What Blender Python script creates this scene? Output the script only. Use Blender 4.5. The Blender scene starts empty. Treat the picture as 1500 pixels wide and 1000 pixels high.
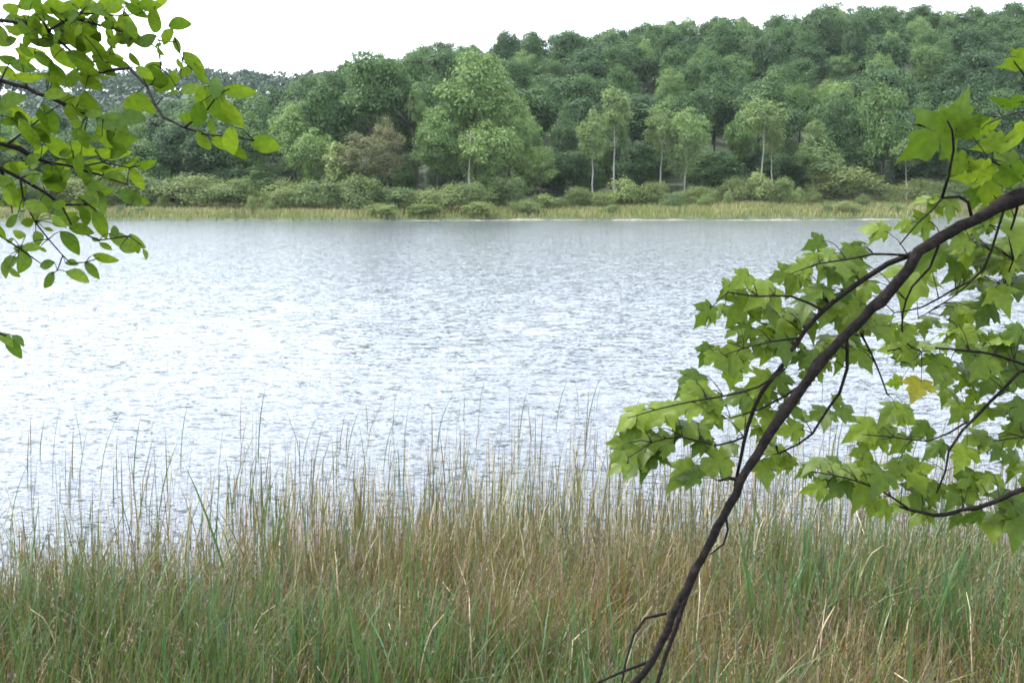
import bpy, math, random
import numpy as np
from mathutils import Matrix, Vector

# ------------------------------------------------------------------ camera, sky, sun, exposure
scene = bpy.context.scene
C = scene.collection
W0, H0, FPX = 1500.0, 1000.0, 1583.0          # photograph size, focal length in its pixels
CAM_Z = 3.2                                   # eye height over the lake (standing on the bank)
PITCH = math.atan(212.0 / FPX)                # horizon lies at row 288
camd = bpy.data.cameras.new('camera'); cam = bpy.data.objects.new('camera', camd); C.objects.link(cam)
camd.sensor_width = 36.0; camd.lens = 36.0 * FPX / W0
camd.clip_start = 0.05; camd.clip_end = 6000.0
cam.location = (0, 0, CAM_Z); cam.rotation_euler = (math.pi / 2 - PITCH, 0, 0)
scene.camera = cam

SUN_EL, SUN_AZ = math.radians(52), math.radians(-75)      # bright haze, sun up on the left
world = bpy.data.worlds.new('World'); scene.world = world; world.use_nodes = True
nt = world.node_tree; nt.nodes.clear()
sky = nt.nodes.new('ShaderNodeTexSky'); sky.sky_type = 'NISHITA'; sky.sun_disc = False
sky.sun_elevation = SUN_EL; sky.sun_rotation = SUN_AZ; sky.dust_density = 2.0; sky.air_density = 1.0
mixn = nt.nodes.new('ShaderNodeMix'); mixn.data_type = 'RGBA'
mixn.inputs[0].default_value = 0.72                        # thin even overcast over the blue
mixn.inputs[7].default_value = (9.3, 10.0, 11.0, 1)
bg = nt.nodes.new('ShaderNodeBackground'); bg.inputs[1].default_value = 0.1
wo = nt.nodes.new('ShaderNodeOutputWorld')
nt.links.new(sky.outputs[0], mixn.inputs[6]); nt.links.new(mixn.outputs[2], bg.inputs[0])
nt.links.new(bg.outputs[0], wo.inputs[0])

sund = bpy.data.lights.new('sun', 'SUN'); sund.energy = 1.5; sund.angle = math.radians(12); sund.color = (1, 0.96, 0.88)
sun = bpy.data.objects.new('sun', sund); C.objects.link(sun)
sdir = Vector((math.sin(SUN_AZ) * math.cos(SUN_EL), math.cos(SUN_AZ) * math.cos(SUN_EL), math.sin(SUN_EL)))
sun.rotation_euler = sdir.to_track_quat('Z', 'Y').to_euler(); sun.location = (0, 0, 60)

vs = scene.view_settings
vs.view_transform = 'Standard'; vs.look = 'None'; vs.gamma = 1.0; vs.use_curve_mapping = False
vs.exposure = 2.3
scene.cycles.use_denoising = True
scene.cycles.max_bounces = 6; scene.cycles.transparent_max_bounces = 6
scene.cycles.volume_bounces = 0
scene.cycles.filter_width = 1.7

# ------------------------------------------------------------------ helpers
FW = np.array([0, math.cos(PITCH), -math.sin(PITCH)]); UP = np.array([0, math.sin(PITCH), math.cos(PITCH)]); RT = np.array([1.0, 0, 0])
CAM = np.array([0, 0, CAM_Z])
def ray(px, py): return FW + RT * (px - 750) / FPX + UP * (500 - py) / FPX
def at(px, py, depth): return CAM + ray(px, py) * depth
def z_at(px, py, Y):                           # height over the lake of that pixel on the plane at distance Y
    d = ray(px, py); return CAM_Z + d[2] / d[1] * Y
def x_at(px, Y): return (px - 750) / FPX * Y / math.cos(PITCH) if False else (px - 750) / FPX * Y * 1.0
def smooth(t): t = np.clip(t, 0, 1); return t * t * (3 - 2 * t)

def tagp(o, label=None, cat=None, group=None, kind=None):
    if label: o['label'] = label
    if cat: o['category'] = cat
    if group: o['group'] = group
    if kind: o['kind'] = kind
    return o
def mesh_data(name, v, f, mat=None, sm=False, col=None):
    me = bpy.data.meshes.new(name)
    if isinstance(f, np.ndarray):
        n = len(f); k = f.shape[1]
        me.vertices.add(len(v)); me.vertices.foreach_set('co', np.asarray(v, dtype=np.float32).ravel())
        me.loops.add(n * k); me.loops.foreach_set('vertex_index', f.astype(np.int32).ravel())
        me.polygons.add(n); me.polygons.foreach_set('loop_start', np.arange(0, n * k, k, dtype=np.int32))
        me.update(calc_edges=True)
    else:
        me.from_pydata([tuple(p) for p in v], [], f); me.update()
    if sm: me.polygons.foreach_set('use_smooth', np.ones(len(me.polygons), dtype=bool))
    if col is not None:
        a = me.color_attributes.new('Col', 'FLOAT_COLOR', 'POINT')
        c4 = np.ones((len(v), 4), dtype=np.float32); c4[:, :3] = col
        a.data.foreach_set('color', c4.ravel())
    if mat: me.materials.append(mat)
    return me
def add(name, me, parent=None, loc=None):
    o = bpy.data.objects.new(name, me); C.objects.link(o)
    if parent: o.parent = parent
    if loc is not None: o.location = loc
    return o
def empty(name, loc):
    o = bpy.data.objects.new(name, None); C.objects.link(o); o.location = loc; o.empty_display_size = 0.2
    return o
def tube(V, F, pts, rad, sides=6, cap=True):
    pts = [Vector(p) for p in pts]; b = len(V); n = len(pts)
    prev = None
    for i, p in enumerate(pts):
        d = (pts[min(i + 1, n - 1)] - pts[max(i - 1, 0)]).normalized()
        if prev is None:
            a = d.cross(Vector((0.3, 0.2, 1))); a = a.normalized() if a.length > 1e-4 else Vector((1, 0, 0))
        else:
            a = (prev - d * prev.dot(d)).normalized()
        prev = a; c = d.cross(a)
        r = rad[i] if hasattr(rad, '__len__') else rad
        for k in range(sides):
            t = 2 * math.pi * k / sides
            V.append(p + (a * math.cos(t) + c * math.sin(t)) * r)
    for i in range(n - 1):
        for k in range(sides):
            F.append((b + i * sides + k, b + i * sides + (k + 1) % sides, b + (i + 1) * sides + (k + 1) % sides, b + (i + 1) * sides + k))
    if cap:
        F.append(tuple(b + k for k in range(sides))[::-1]); F.append(tuple(b + (n - 1) * sides + k for k in range(sides)))
def resample(pts, rad, step):                  # Catmull-Rom through the points
    P = [Vector(p) for p in pts]; out = []; ro = []
    for i in range(len(P) - 1):
        p0 = P[max(i - 1, 0)]; p1 = P[i]; p2 = P[i + 1]; p3 = P[min(i + 2, len(P) - 1)]
        n = max(1, int((p2 - p1).length / step))
        for k in range(n):
            t = k / n
            q = 0.5 * ((2 * p1) + (-p0 + p2) * t + (2 * p0 - 5 * p1 + 4 * p2 - p3) * t * t + (-p0 + 3 * p1 - 3 * p2 + p3) * t ** 3)
            out.append(q); ro.append(rad[i] * (1 - t) + rad[i + 1] * t)
    out.append(P[-1]); ro.append(rad[-1]); return out, ro

# ------------------------------------------------------------------ materials
def new_mat(name):
    m = bpy.data.materials.new(name); m.use_nodes = True; m.node_tree.nodes.clear(); return m, m.node_tree.nodes, m.node_tree.links
def ramp(N, stops):
    r = N.new('ShaderNodeValToRGB'); e = r.color_ramp.elements
    e[0].position, e[0].color = stops[0][0], (*stops[0][1], 1); e[1].position, e[1].color = stops[-1][0], (*stops[-1][1], 1)
    for p, c in stops[1:-1]: q = e.new(p); q.color = (*c, 1)
    return r
def leaf_mat(name, c_a, c_b, transl=0.3, tr_gain=(1.5, 1.5, 0.7), rough=0.55, veins=False, spec=0.2):
    """foliage: colour varies from plant to plant and leaf to leaf, part of the light passes through"""
    m, N, L = new_mat(name)
    oi = N.new('ShaderNodeObjectInfo'); gi = N.new('ShaderNodeNewGeometry')
    mi = N.new('ShaderNodeMath'); mi.operation = 'MULTIPLY_ADD'; mi.inputs[1].default_value = 0.55
    ad = N.new('ShaderNodeMath'); ad.operation = 'MULTIPLY'; ad.inputs[1].default_value = 0.45
    L.new(gi.outputs['Random Per Island'], ad.inputs[0]); L.new(oi.outputs['Random'], mi.inputs[0]); L.new(ad.outputs[0], mi.inputs[2])
    r = ramp(N, [(0.1, c_a), (0.9, c_b)]); L.new(mi.outputs[0], r.inputs[0])
    col = r.outputs[0]
    if veins:
        tc = N.new('ShaderNodeTexCoord'); nz = N.new('ShaderNodeTexNoise'); nz.inputs['Scale'].default_value = 5.0; nz.inputs['Detail'].default_value = 4
        L.new(tc.outputs['Object'], nz.inputs['Vector'])
        rr = ramp(N, [(0.27, (1.0, 0.62, 0.5)), (0.34, (0.74, 0.74, 0.7)), (0.7, (1.15, 1.12, 1.1))]); L.new(nz.outputs[0], rr.inputs[0])
        mx = N.new('ShaderNodeMix'); mx.data_type = 'RGBA'; mx.blend_type = 'MULTIPLY'; mx.inputs[0].default_value = 1
        L.new(col, mx.inputs[6]); L.new(rr.outputs[0], mx.inputs[7]); col = mx.outputs[2]
    p = N.new('ShaderNodeBsdfPrincipled'); p.inputs['Roughness'].default_value = rough; p.inputs['Specular IOR Level'].default_value = spec
    L.new(col, p.inputs['Base Color'])
    t = N.new('ShaderNodeBsdfTranslucent'); g = N.new('ShaderNodeMix'); g.data_type = 'RGBA'; g.blend_type = 'MULTIPLY'; g.inputs[0].default_value = 1
    g.inputs[7].default_value = (*tr_gain, 1); L.new(col, g.inputs[6]); L.new(g.outputs[2], t.inputs[0])
    ms = N.new('ShaderNodeMixShader'); ms.inputs[0].default_value = transl
    L.new(p.outputs[0], ms.inputs[1]); L.new(t.outputs[0], ms.inputs[2])
    o = N.new('ShaderNodeOutputMaterial'); L.new(ms.outputs[0], o.inputs[0]); return m
def bark_mat(name, c1, c2, scale=20, stretch=(1, 1, 0.25), bump=0.4):
    m, N, L = new_mat(name)
    tc = N.new('ShaderNodeTexCoord'); mp = N.new('ShaderNodeMapping'); mp.inputs['Scale'].default_value = stretch
    nz = N.new('ShaderNodeTexNoise'); nz.inputs['Scale'].default_value = scale; nz.inputs['Detail'].default_value = 6; nz.inputs['Roughness'].default_value = 0.65
    L.new(tc.outputs['Object'], mp.inputs[0]); L.new(mp.outputs[0], nz.inputs['Vector'])
    r = ramp(N, [(0.3, c1), (0.58, c2), (0.75, tuple(min(1, 2.4 * v) for v in c2))]); L.new(nz.outputs[0], r.inputs[0])
    p = N.new('ShaderNodeBsdfPrincipled'); p.inputs['Roughness'].default_value = 0.85; p.inputs['Specular IOR Level'].default_value = 0.12
    L.new(r.outputs[0], p.inputs['Base Color'])
    b = N.new('ShaderNodeBump'); b.inputs['Strength'].default_value = bump; b.inputs['Distance'].default_value = 0.01
    L.new(nz.outputs[0], b.inputs['Height']); L.new(b.outputs[0], p.inputs['Normal'])
    o = N.new('ShaderNodeOutputMaterial'); L.new(p.outputs[0], o.inputs[0]); return m
def blade_mat(name, transl=0.25):
    m, N, L = new_mat(name)
    a = N.new('ShaderNodeAttribute'); a.attribute_name = 'Col'
    p = N.new('ShaderNodeBsdfPrincipled'); p.inputs['Roughness'].default_value = 0.5; p.inputs['Specular IOR Level'].default_value = 0.3
    t = N.new('ShaderNodeBsdfTranslucent'); ms = N.new('ShaderNodeMixShader'); ms.inputs[0].default_value = transl
    L.new(a.outputs[0], p.inputs['Base Color']); L.new(a.outputs[0], t.inputs[0])
    L.new(p.outputs[0], ms.inputs[1]); L.new(t.outputs[0], ms.inputs[2])
    o = N.new('ShaderNodeOutputMaterial'); L.new(ms.outputs[0], o.inputs[0]); return m
def plain_noise_mat(name, stops, scale, rough=0.9):
    m, N, L = new_mat(name)
    tc = N.new('ShaderNodeTexCoord'); nz = N.new('ShaderNodeTexNoise'); nz.inputs['Scale'].default_value = scale; nz.inputs['Detail'].default_value = 8
    L.new(tc.outputs['Object'], nz.inputs['Vector']); r = ramp(N, stops); L.new(nz.outputs[0], r.inputs[0])
    p = N.new('ShaderNodeBsdfPrincipled'); p.inputs['Roughness'].default_value = rough; L.new(r.outputs[0], p.inputs['Base Color'])
    o = N.new('ShaderNodeOutputMaterial'); L.new(p.outputs[0], o.inputs[0]); return m

M_dark = leaf_mat('foliage_dark', (0.013, 0.039, 0.012), (0.052, 0.098, 0.030))
M_mid = leaf_mat('foliage_mid', (0.022, 0.056, 0.016), (0.072, 0.126, 0.036))
M_pale = leaf_mat('foliage_pale', (0.080, 0.142, 0.042), (0.138, 0.200, 0.064))
M_birch = leaf_mat('foliage_birch', (0.070, 0.120, 0.040), (0.130, 0.175, 0.064))
M_brown = leaf_mat('foliage_brown', (0.062, 0.078, 0.034), (0.105, 0.104, 0.050))
M_shrub = leaf_mat('foliage_shrub', (0.075, 0.118, 0.040), (0.155, 0.185, 0.066))
M_shrub2 = leaf_mat('foliage_shrub_dark', (0.050, 0.092, 0.034), (0.105, 0.148, 0.056))
M_lime = leaf_mat('foliage_lime', (0.120, 0.165, 0.055), (0.170, 0.210, 0.080))
M_far = leaf_mat('foliage_far', (0.014, 0.034, 0.020), (0.034, 0.058, 0.032))
M_maple = leaf_mat('maple_leaf', (0.026, 0.060, 0.006), (0.125, 0.178, 0.014), transl=0.42, tr_gain=(1.12, 1.18, 1.0), rough=0.45, veins=True)
M_maple_y = leaf_mat('maple_leaf_yellowing', (0.135, 0.140, 0.010), (0.16, 0.155, 0.012), transl=0.4, tr_gain=(1.2, 1.1, 0.9), rough=0.45, veins=True)
M_oval = leaf_mat('oval_leaf', (0.025, 0.066, 0.005), (0.112, 0.178, 0.014), transl=0.42, tr_gain=(1.35, 1.25, 0.9), rough=0.42, veins=True)
M_bark = bark_mat('bark_dark', (0.002, 0.0015, 0.0015), (0.012, 0.009, 0.008), 60, (1, 1, 1), 0.7)
M_bark_far = bark_mat('bark_grey', (0.022, 0.020, 0.016), (0.065, 0.058, 0.048), 3)
M_bark_pale = bark_mat('bark_pale', (0.10, 0.098, 0.088), (0.24, 0.235, 0.215), 2.0, (1, 1, 1.5))
M_blade = blade_mat('sedge_blades')
M_sand = plain_noise_mat('pale_sand', [(0.3, (0.07, 0.065, 0.04)), (0.7, (0.19, 0.17, 0.125))], 1.5)
M_ground = plain_noise_mat('soil_and_litter', [(0.25, (0.016, 0.024, 0.010)), (0.55, (0.030, 0.044, 0.016)), (0.8, (0.055, 0.056, 0.026))], 0.35)

# ------------------------------------------------------------------ terrain
def shore_y(X): return 147 + 0.09 * np.asarray(X) + 1.6 * np.sin(np.asarray(X) * 0.11 + 1) + 0.8 * np.sin(np.asarray(X) * 0.31)
_rid = [(-900, 205), (-400, 195), (0, 185), (150, 180), (300, 165), (380, 146), (450, 120), (510, 88), (600, 76), (700, 70), (760, 54), (870, 46), (930, 35), (1000, 29), (1100, 31), (1150, 25),
        (1230, 11), (1300, 9), (1400, 13), (1500, 6), (1700, -6), (2300, 10)]
RY = 300.0
_rx = np.array([(p - 750) / FPX * RY for p, _ in _rid]); _rh = np.array([z_at(p, y, RY) - 14.0 for p, y in _rid])
_fr = [(-900, 150), (-200, 128), (0, 122), (150, 119), (300, 118), (450, 122), (600, 128), (900, 150), (1500, 170), (2400, 170)]
FY = 760.0
_fx = np.array([(p - 750) / FPX * FY for p, _ in _fr]); _fh = np.array([z_at(p, y, FY) - 11.0 for p, y in _fr])
def ground_z(X, Y):
    X = np.asarray(X, float); Y = np.asarray(Y, float)
    bank = 1.62 * (1 - smooth((Y - 0.4) / 4.2))
    near = np.where(Y < 4.6, bank, -0.02 - 0.16 * smooth((Y - 4.6) / 6) - 1.2 * smooth((Y - 13) / 10))
    sy = shore_y(X); t = Y - sy
    far = np.where(t < 0, -1.38 + 1.38 * smooth((t + 12) / 12), 0.28 * smooth(t / 0.8) + np.interp(X, [-60, 0, 30], [1.0, 1.3, 2.1]) * np.clip((t - 1) / 26, 0, 1))
    hb = sy + 26; k = np.clip((Y - hb) / (RY - hb), 0, 1)
    hill = np.interp(X * RY / np.maximum(Y, 150), _rx, _rh) * (0.75 * k + 0.25 * smooth(k)) * (Y > hb)
    k2 = np.clip((Y - 330) / (FY - 330), 0, 1)
    fr = np.interp(X * FY / np.maximum(Y, 300), _fx, _fh)
    hill = hill + (np.maximum(fr, 0) - hill) * smooth(k2) * (Y > 330)
    hill = hill * (1 - 0.35 * smooth((Y - FY) / 500))
    und = 0.5 * np.sin(X * 0.07 + Y * 0.03) * smooth((Y - hb) / 30)
    return np.where(Y < 60, near, far + hill + und)
ys = np.concatenate([np.linspace(-60, 0, 13)[:-1], np.linspace(0, 16, 33)[:-1], np.linspace(16, 130, 20)[:-1], np.linspace(130, 190, 91)[:-1], np.linspace(190, 340, 51)[:-1], np.linspace(340, 820, 33)[:-1], np.linspace(820, 2600, 12)])
xs = np.sinh(np.linspace(-4.6, 4.6, 181)) / np.sinh(4.6) * 1900
GX, GY = np.meshgrid(xs, ys); GZ = ground_z(GX, GY)
def grid_faces(r, c):
    i = (np.arange(r - 1)[:, None] * c + np.arange(c - 1)[None, :]).ravel(); return np.stack([i, i + 1, i + 1 + c, i + c], 1)
g = add('ground', mesh_data('ground', np.stack([GX, GY, GZ], -1).reshape(-1, 3), grid_faces(*GX.shape), M_ground, True)); tagp(g, 'soil of the near bank, far shore and wooded hills', kind='structure')

# water: real waves, finest near the camera, ripples below that in the bump
m, N, L = new_mat('lake_water')
p = N.new('ShaderNodeBsdfPrincipled'); p.inputs['Base Color'].default_value = (0.066, 0.074, 0.087, 1); p.inputs['Roughness'].default_value = 0.12; p.inputs['IOR'].default_value = 1.333
tc = N.new('ShaderNodeTexCoord')
mp = N.new('ShaderNodeMapping'); mp.inputs['Scale'].default_value = (0.75, 1.5, 1); mp.inputs['Rotation'].default_value = (0, 0, math.radians(9))
L.new(tc.outputs['Object'], mp.inputs[0])
slope = None
for sc_, amt, det in ((4.6, 0.75, 2), (15.0, 1.35, 3)):           # wind ripples as surface slopes
    n1 = N.new('ShaderNodeTexNoise'); n1.inputs['Scale'].default_value = sc_; n1.inputs['Detail'].default_value = det; n1.inputs['Roughness'].default_value = 0.6
    L.new(mp.outputs[0], n1.inputs['Vector'])
    sb = N.new('ShaderNodeVectorMath'); sb.operation = 'SUBTRACT'; sb.inputs[1].default_value = (0.5, 0.5, 0.5); L.new(n1.outputs['Color'], sb.inputs[0])
    ml = N.new('ShaderNodeVectorMath'); ml.operation = 'MULTIPLY'; ml.inputs[1].default_value = (amt * 0.6, amt, 0); L.new(sb.outputs[0], ml.inputs[0])
    if slope is None: slope = ml
    else:
        ad = N.new('ShaderNodeVectorMath'); L.new(slope.outputs[0], ad.inputs[0]); L.new(ml.outputs[0], ad.inputs[1]); slope = ad
gm = N.new('ShaderNodeNewGeometry'); ad = N.new('ShaderNodeVectorMath'); L.new(slope.outputs[0], ad.inputs[0]); L.new(gm.outputs['Normal'], ad.inputs[1])
nm_ = N.new('ShaderNodeVectorMath'); nm_.operation = 'NORMALIZE'; L.new(ad.outputs[0], nm_.inputs[0]); L.new(nm_.outputs[0], p.inputs['Normal'])
o = N.new('ShaderNodeOutputMaterial'); L.new(p.outputs[0], o.inputs[0]); M_water = m
rng = np.random.default_rng(5)
rr = 3.6 * np.exp(np.arange(0, 860) * 0.0046); rr = rr[rr < 185]
uu = np.concatenate([np.linspace(-3.0, -0.75, 24)[:-1], np.linspace(-0.75, 0.75, 440), np.linspace(0.75, 3.0, 24)[1:]])
U_, R_ = np.meshgrid(uu, rr); WX = U_ * R_; WY = R_.copy(); WZ = np.zeros_like(WX); dr = R_ * 0.0046
for i in range(46):
    lam = 0.20 * (0.95 / 0.20) ** rng.random(); th = rng.normal(0.10, 0.42); kx, ky = math.sin(th), math.cos(th)
    ph = rng.random() * 6.28; amp = 0.0085 * lam / math.sqrt(46 / 30) * (0.6 + 0.8 * rng.random())
    k = 2 * math.pi / lam; arg = k * (kx * WX + ky * WY) + ph
    mod = 0.55 + 0.45 * np.sin(0.9 / lam * (ky * WX - kx * WY) * 0.7 + 1.3 * i) * np.sin(0.5 / lam * (kx * WX + ky * WY) + 2.1 * i)
    fade = smooth((lam / (dr + 1e-6) - 2.5) / 3)
    s = np.sin(arg); WZ += amp * mod * fade * (s + 0.25 * np.cos(2 * arg))
calm = smooth((R_ - 9.5) / 6) * 0.75 + 0.25
WZ *= calm
w = add('water', mesh_data('water', np.stack([WX, WY, WZ], -1).reshape(-1, 3), grid_faces(*WX.shape), M_water, True)); tagp(w, 'wind-rippled pale lake between the reeds and the far shore', kind='structure')

# pale strip at the far waterline
V = []; F = []; xx = np.linspace(-14, 58, 180); prof = [(-0.9, -0.08), (-0.45, 0.12), (0.1, 0.12), (0.9, 0.17), (1.9, 0.18), (2.6, 0.0)]
for x in xx:
    e = min(1, (x + 14) / 5, (58 - x) / 8); e = max(e, 0.02); wob = 0.45 + 0.4 * math.sin(x * 0.37 + 1) + 0.3 * math.sin(x * 0.9) + 0.2 * math.sin(x * 2.3); wob = max(wob, 0.03)
    for dy, z in prof: V.append((x, float(shore_y(x)) + dy - 0.4, z * e * wob if z > 0 else z))
F = grid_faces(len(xx), len(prof))
tagp(add('sand_strip', mesh_data('sand_strip', np.array(V), F, M_sand, True)), 'pale sand strip along the far waterline', kind='structure')

# ------------------------------------------------------------------ blades (sedge, reeds)
PAL = np.array([(0.052, 0.084, 0.016), (0.042, 0.086, 0.034), (0.092, 0.092, 0.018), (0.118, 0.084, 0.024), (0.150, 0.108, 0.056), (0.36, 0.31, 0.20), (0.115, 0.083, 0.064)])
def blades(rng, X, Y, Z, h, w, lean, colr, droop=0.35):
    n = len(X); az = rng.random(n) * 2 * math.pi
    la = rng.normal(0.35, 1.5, n)                     # lean azimuth, the wind pushes to the right
    lx, ly = np.cos(la) * lean, np.sin(la) * lean
    lv = [0, 0.45, 0.8, 1.0]; P = []
    sx, sy = np.cos(az), np.sin(az)
    for j, t in enumerate(lv):
        off = t ** 1.8
        cx = X + lx * h * off; cy = Y + ly * h * off; cz = Z + h * t - droop * h * (lean ** 2) * t ** 3
        ww = w * (0.8, 1.0, 0.6, 0.0)[j]
        if j < 3:
            P.append(np.stack([cx - sx * ww, cy - sy * ww, cz], 1)); P.append(np.stack([cx + sx * ww, cy + sy * ww, cz], 1))
        else: P.append(np.stack([cx, cy, cz], 1))
    V = np.stack(P, 1).reshape(-1, 3); b = np.arange(n)[:, None] * 7
    tri = np.array([[0, 1, 3], [0, 3, 2], [2, 3, 5], [2, 5, 4], [4, 5, 6]])
    F = (b[:, :, None] + tri[None]).reshape(-1, 3)
    cc = np.repeat(colr[:, None, :], 7, axis=1)              # older blades dry from the tip down
    dry = (rng.random(n) < 0.28)[:, None] * np.array([0, 0, 0.1, 0.1, 0.5, 0.5, 0.9])[None, :]
    cc = cc * (1 - dry[:, :, None]) + np.array([0.145, 0.115, 0.055]) * dry[:, :, None]
    return V, F, cc.reshape(-1, 3)
def vnoise(x, y, s, seed):                         # smooth value noise
    r = np.random.default_rng(seed).random((64, 64)); x = x / s; y = y / s
    xi = np.floor(x).astype(int); yi = np.floor(y).astype(int); fx = smooth(x - xi); fy = smooth(y - yi)
    q = lambda a, b_: r[a % 64, b_ % 64]
    return (q(xi, yi) * (1 - fx) + q(xi + 1, yi) * fx) * (1 - fy) + (q(xi, yi + 1) * (1 - fx) + q(xi + 1, yi + 1) * fx) * fy
def edge_y(X): return np.interp(X, [-12, -7, -5, -3.6, -2.6, 0, 2, 4, 7, 12], [7.0, 7.2, 7.3, 7.4, 8.0, 8.3, 8.2, 8.0, 7.9, 7.8])
rng = np.random.default_rng(11)
n = 150000
Y = 2.3 + 7.8 * rng.random(n) ** 0.85; X = (rng.random(n) * 2 - 1) * (0.62 * Y + 0.8)
d = edge_y(X) + (vnoise(X, Y, 0.5, 3) - 0.5) * 1.6 - Y
keep = rng.random(n) < np.clip(0.5 + d * 0.9, 0, 1) * 0.9 * (0.45 + 0.75 * vnoise(X, Y, 0.35, 9))
X, Y = X[keep], Y[keep]; n = len(X)
gr = vnoise(X, Y, 1.1, 21) * 0.6 + vnoise(X, Y, 0.4, 22) * 0.4 + np.interp(X, [-6, -2.5, 0, 2, 4, 8], [0.06, 0.02, -0.10, -0.06, 0.02, 0.04])
pick = rng.random(n); idx = np.empty(n, int)
pg = np.clip(gr * 1.5 - 0.55, 0.04, 0.50)
k_ = rng.random(n)
idx = np.where(pick < pg, np.where(k_ < 0.72, 0, 1), np.where(k_ < 0.40, 2, np.where(k_ < 0.62, 3, np.where(k_ < 0.80, 6, np.where(k_ < 0.93, 4, 5)))))
colr = 1.18 * PAL[idx] * (0.6 + 0.8 * rng.random((n, 1))) * (1 + 0.12 * rng.normal(size=(n, 3)).clip(-1, 1))
h = 0.52 + 0.42 * rng.random(n) + 0.25 * (vnoise(X, Y, 0.8, 31) - 0.5) + 0.25 * (idx == 1) + 0.12 * (idx == 0); wd = np.where(idx < 2, 0.0055, 0.0035) * (0.7 + 0.7 * rng.random(n))
lean = np.abs(rng.normal(0.20, 0.22, n)) + (rng.random(n) < 0.22) * 0.9 * rng.random(n)
V, F, cc = blades(rng, X, Y, np.maximum(ground_z(X, Y), -0.2) - 0.03, h, wd, lean, colr)
sedge = add('sedge', mesh_data('sedge', V, F, M_blade, False, cc)); tagp(sedge, 'dense olive and brown sedge covering the near shore', 'sedge', kind='stuff')
# loose brown seed heads on part of the sedge
sel = rng.random(n) < 0.10; ns = int(sel.sum()); kk = 5
tipv = V.reshape(-1, 7, 3)[sel]; P_ = (tipv[:, 6][:, None, :] + rng.normal(0, 1, (ns, kk, 3)) * np.array([0.022, 0.022, 0.04])).reshape(-1, 3)
hc = np.repeat(np.array([(0.10, 0.066, 0.045), (0.13, 0.088, 0.055), (0.085, 0.058, 0.05)])[rng.integers(0, 3, ns)] * (0.7 + 0.6 * rng.random((ns, 1))), kk, axis=0)
nn = len(P_); a1 = rng.normal(size=(nn, 3)); a1[:, 2] = np.abs(a1[:, 2]) + 1.2; a1 /= np.linalg.norm(a1, axis=1)[:, None]; a2 = np.cross(a1, rng.normal(size=(nn, 3))); a2 /= np.linalg.norm(a2, axis=1)[:, None]
hv_ = np.stack([P_ - a1 * 0.016, P_ + a2 * 0.004, P_ + a1 * 0.016, P_ - a2 * 0.004], 1).reshape(-1, 3)
tagp(add('seed_heads', mesh_data('seed_heads', hv_, np.arange(nn * 4).reshape(nn, 4), M_blade, False, np.repeat(hc, 4, axis=0))), 'small brown seed heads scattered over the sedge tops', 'sedge', kind='stuff')
# thinner stand in the open water
n = 60000
Y = 6.6 + 11.5 * rng.random(n); X = (rng.random(n) * 2 - 1) * (0.60 * Y)
d = Y - edge_y(X); cl = vnoise(X, Y, 0.55, 41)
dens = np.clip(1.0 - d / 4.0, 0.0, 1) ** 1.4 * 0.50 + np.clip(1 - d / 8.5, 0, 1) ** 1.8 * 0.10
dens *= np.interp(X / Y, [-0.5, -0.3, -0.2, 0.1, 0.5], [0.30, 0.34, 1.0, 1.2, 1.1]) * (0.25 + 1.3 * cl)
keep = (rng.random(n) < dens) & (d > -0.8); X, Y = X[keep], Y[keep]; n = len(X); d = d[keep]
k_ = rng.random(n); idx = np.where(k_ < 0.18, 0, np.where(k_ < 0.28, 1, np.where(k_ < 0.42, 2, np.where(k_ < 0.56, 3, np.where(k_ < 0.66, 4, np.where(k_ < 0.90, 5, 6))))))
colr = PAL[idx] * (0.7 + 0.6 * rng.random((n, 1)))
h = 0.30 + 0.50 * rng.random(n) ** 1.3 + 0.1; wd = 0.0045 * (0.7 + 0.8 * rng.random(n)); lean = np.abs(rng.normal(0.12, 0.10, n)) + (rng.random(n) < 0.05) * 0.4
V, F, cc = blades(rng, X, Y, np.full(n, -0.12), h + 0.12, wd, lean, colr)
reeds = add('reeds', mesh_data('reeds', V, F, M_blade, False, cc)); tagp(reeds, 'thin straw and green reeds standing in open water', 'reeds', kind='stuff')
# far shore grass
n = 60000
X = (rng.random(n) * 2 - 1) * 112; t = rng.random(n) ** 0.8 * 27; Y = shore_y(X) - 0.3 + t
vv = vnoise(X, Y, 6.0, 51) * 0.6 + vnoise(X, Y, 1.7, 52) * 0.4 + rng.normal(0, 0.12, n)
c0 = np.array([(0.085, 0.125, 0.030), (0.140, 0.165, 0.045), (0.205, 0.200, 0.080), (0.130, 0.120, 0.060)])
vv = vv + 0.25 * (X < -18) * (t > 5)
ii = np.clip(np.where(t < 1.2, 0, 1) + (vv > 0.62) * 1 + (vv < 0.25) * 2, 0, 3).astype(int)
colr = c0[ii] * (0.8 + 0.4 * rng.random((n, 1))); h = (0.45 + 0.4 * rng.random(n) + 0.35 * (t > 4))
V, F, cc = blades(rng, X, Y, ground_z(X, Y) - 0.02, h, np.full(n, 0.06), np.abs(rng.normal(0.2, 0.15, n)), colr)
tagp(add('shore_grass', mesh_data('shore_grass', V, F, M_blade, False, cc)), 'yellow-green marsh grass along the far waterline', 'grass', kind='stuff')

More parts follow.
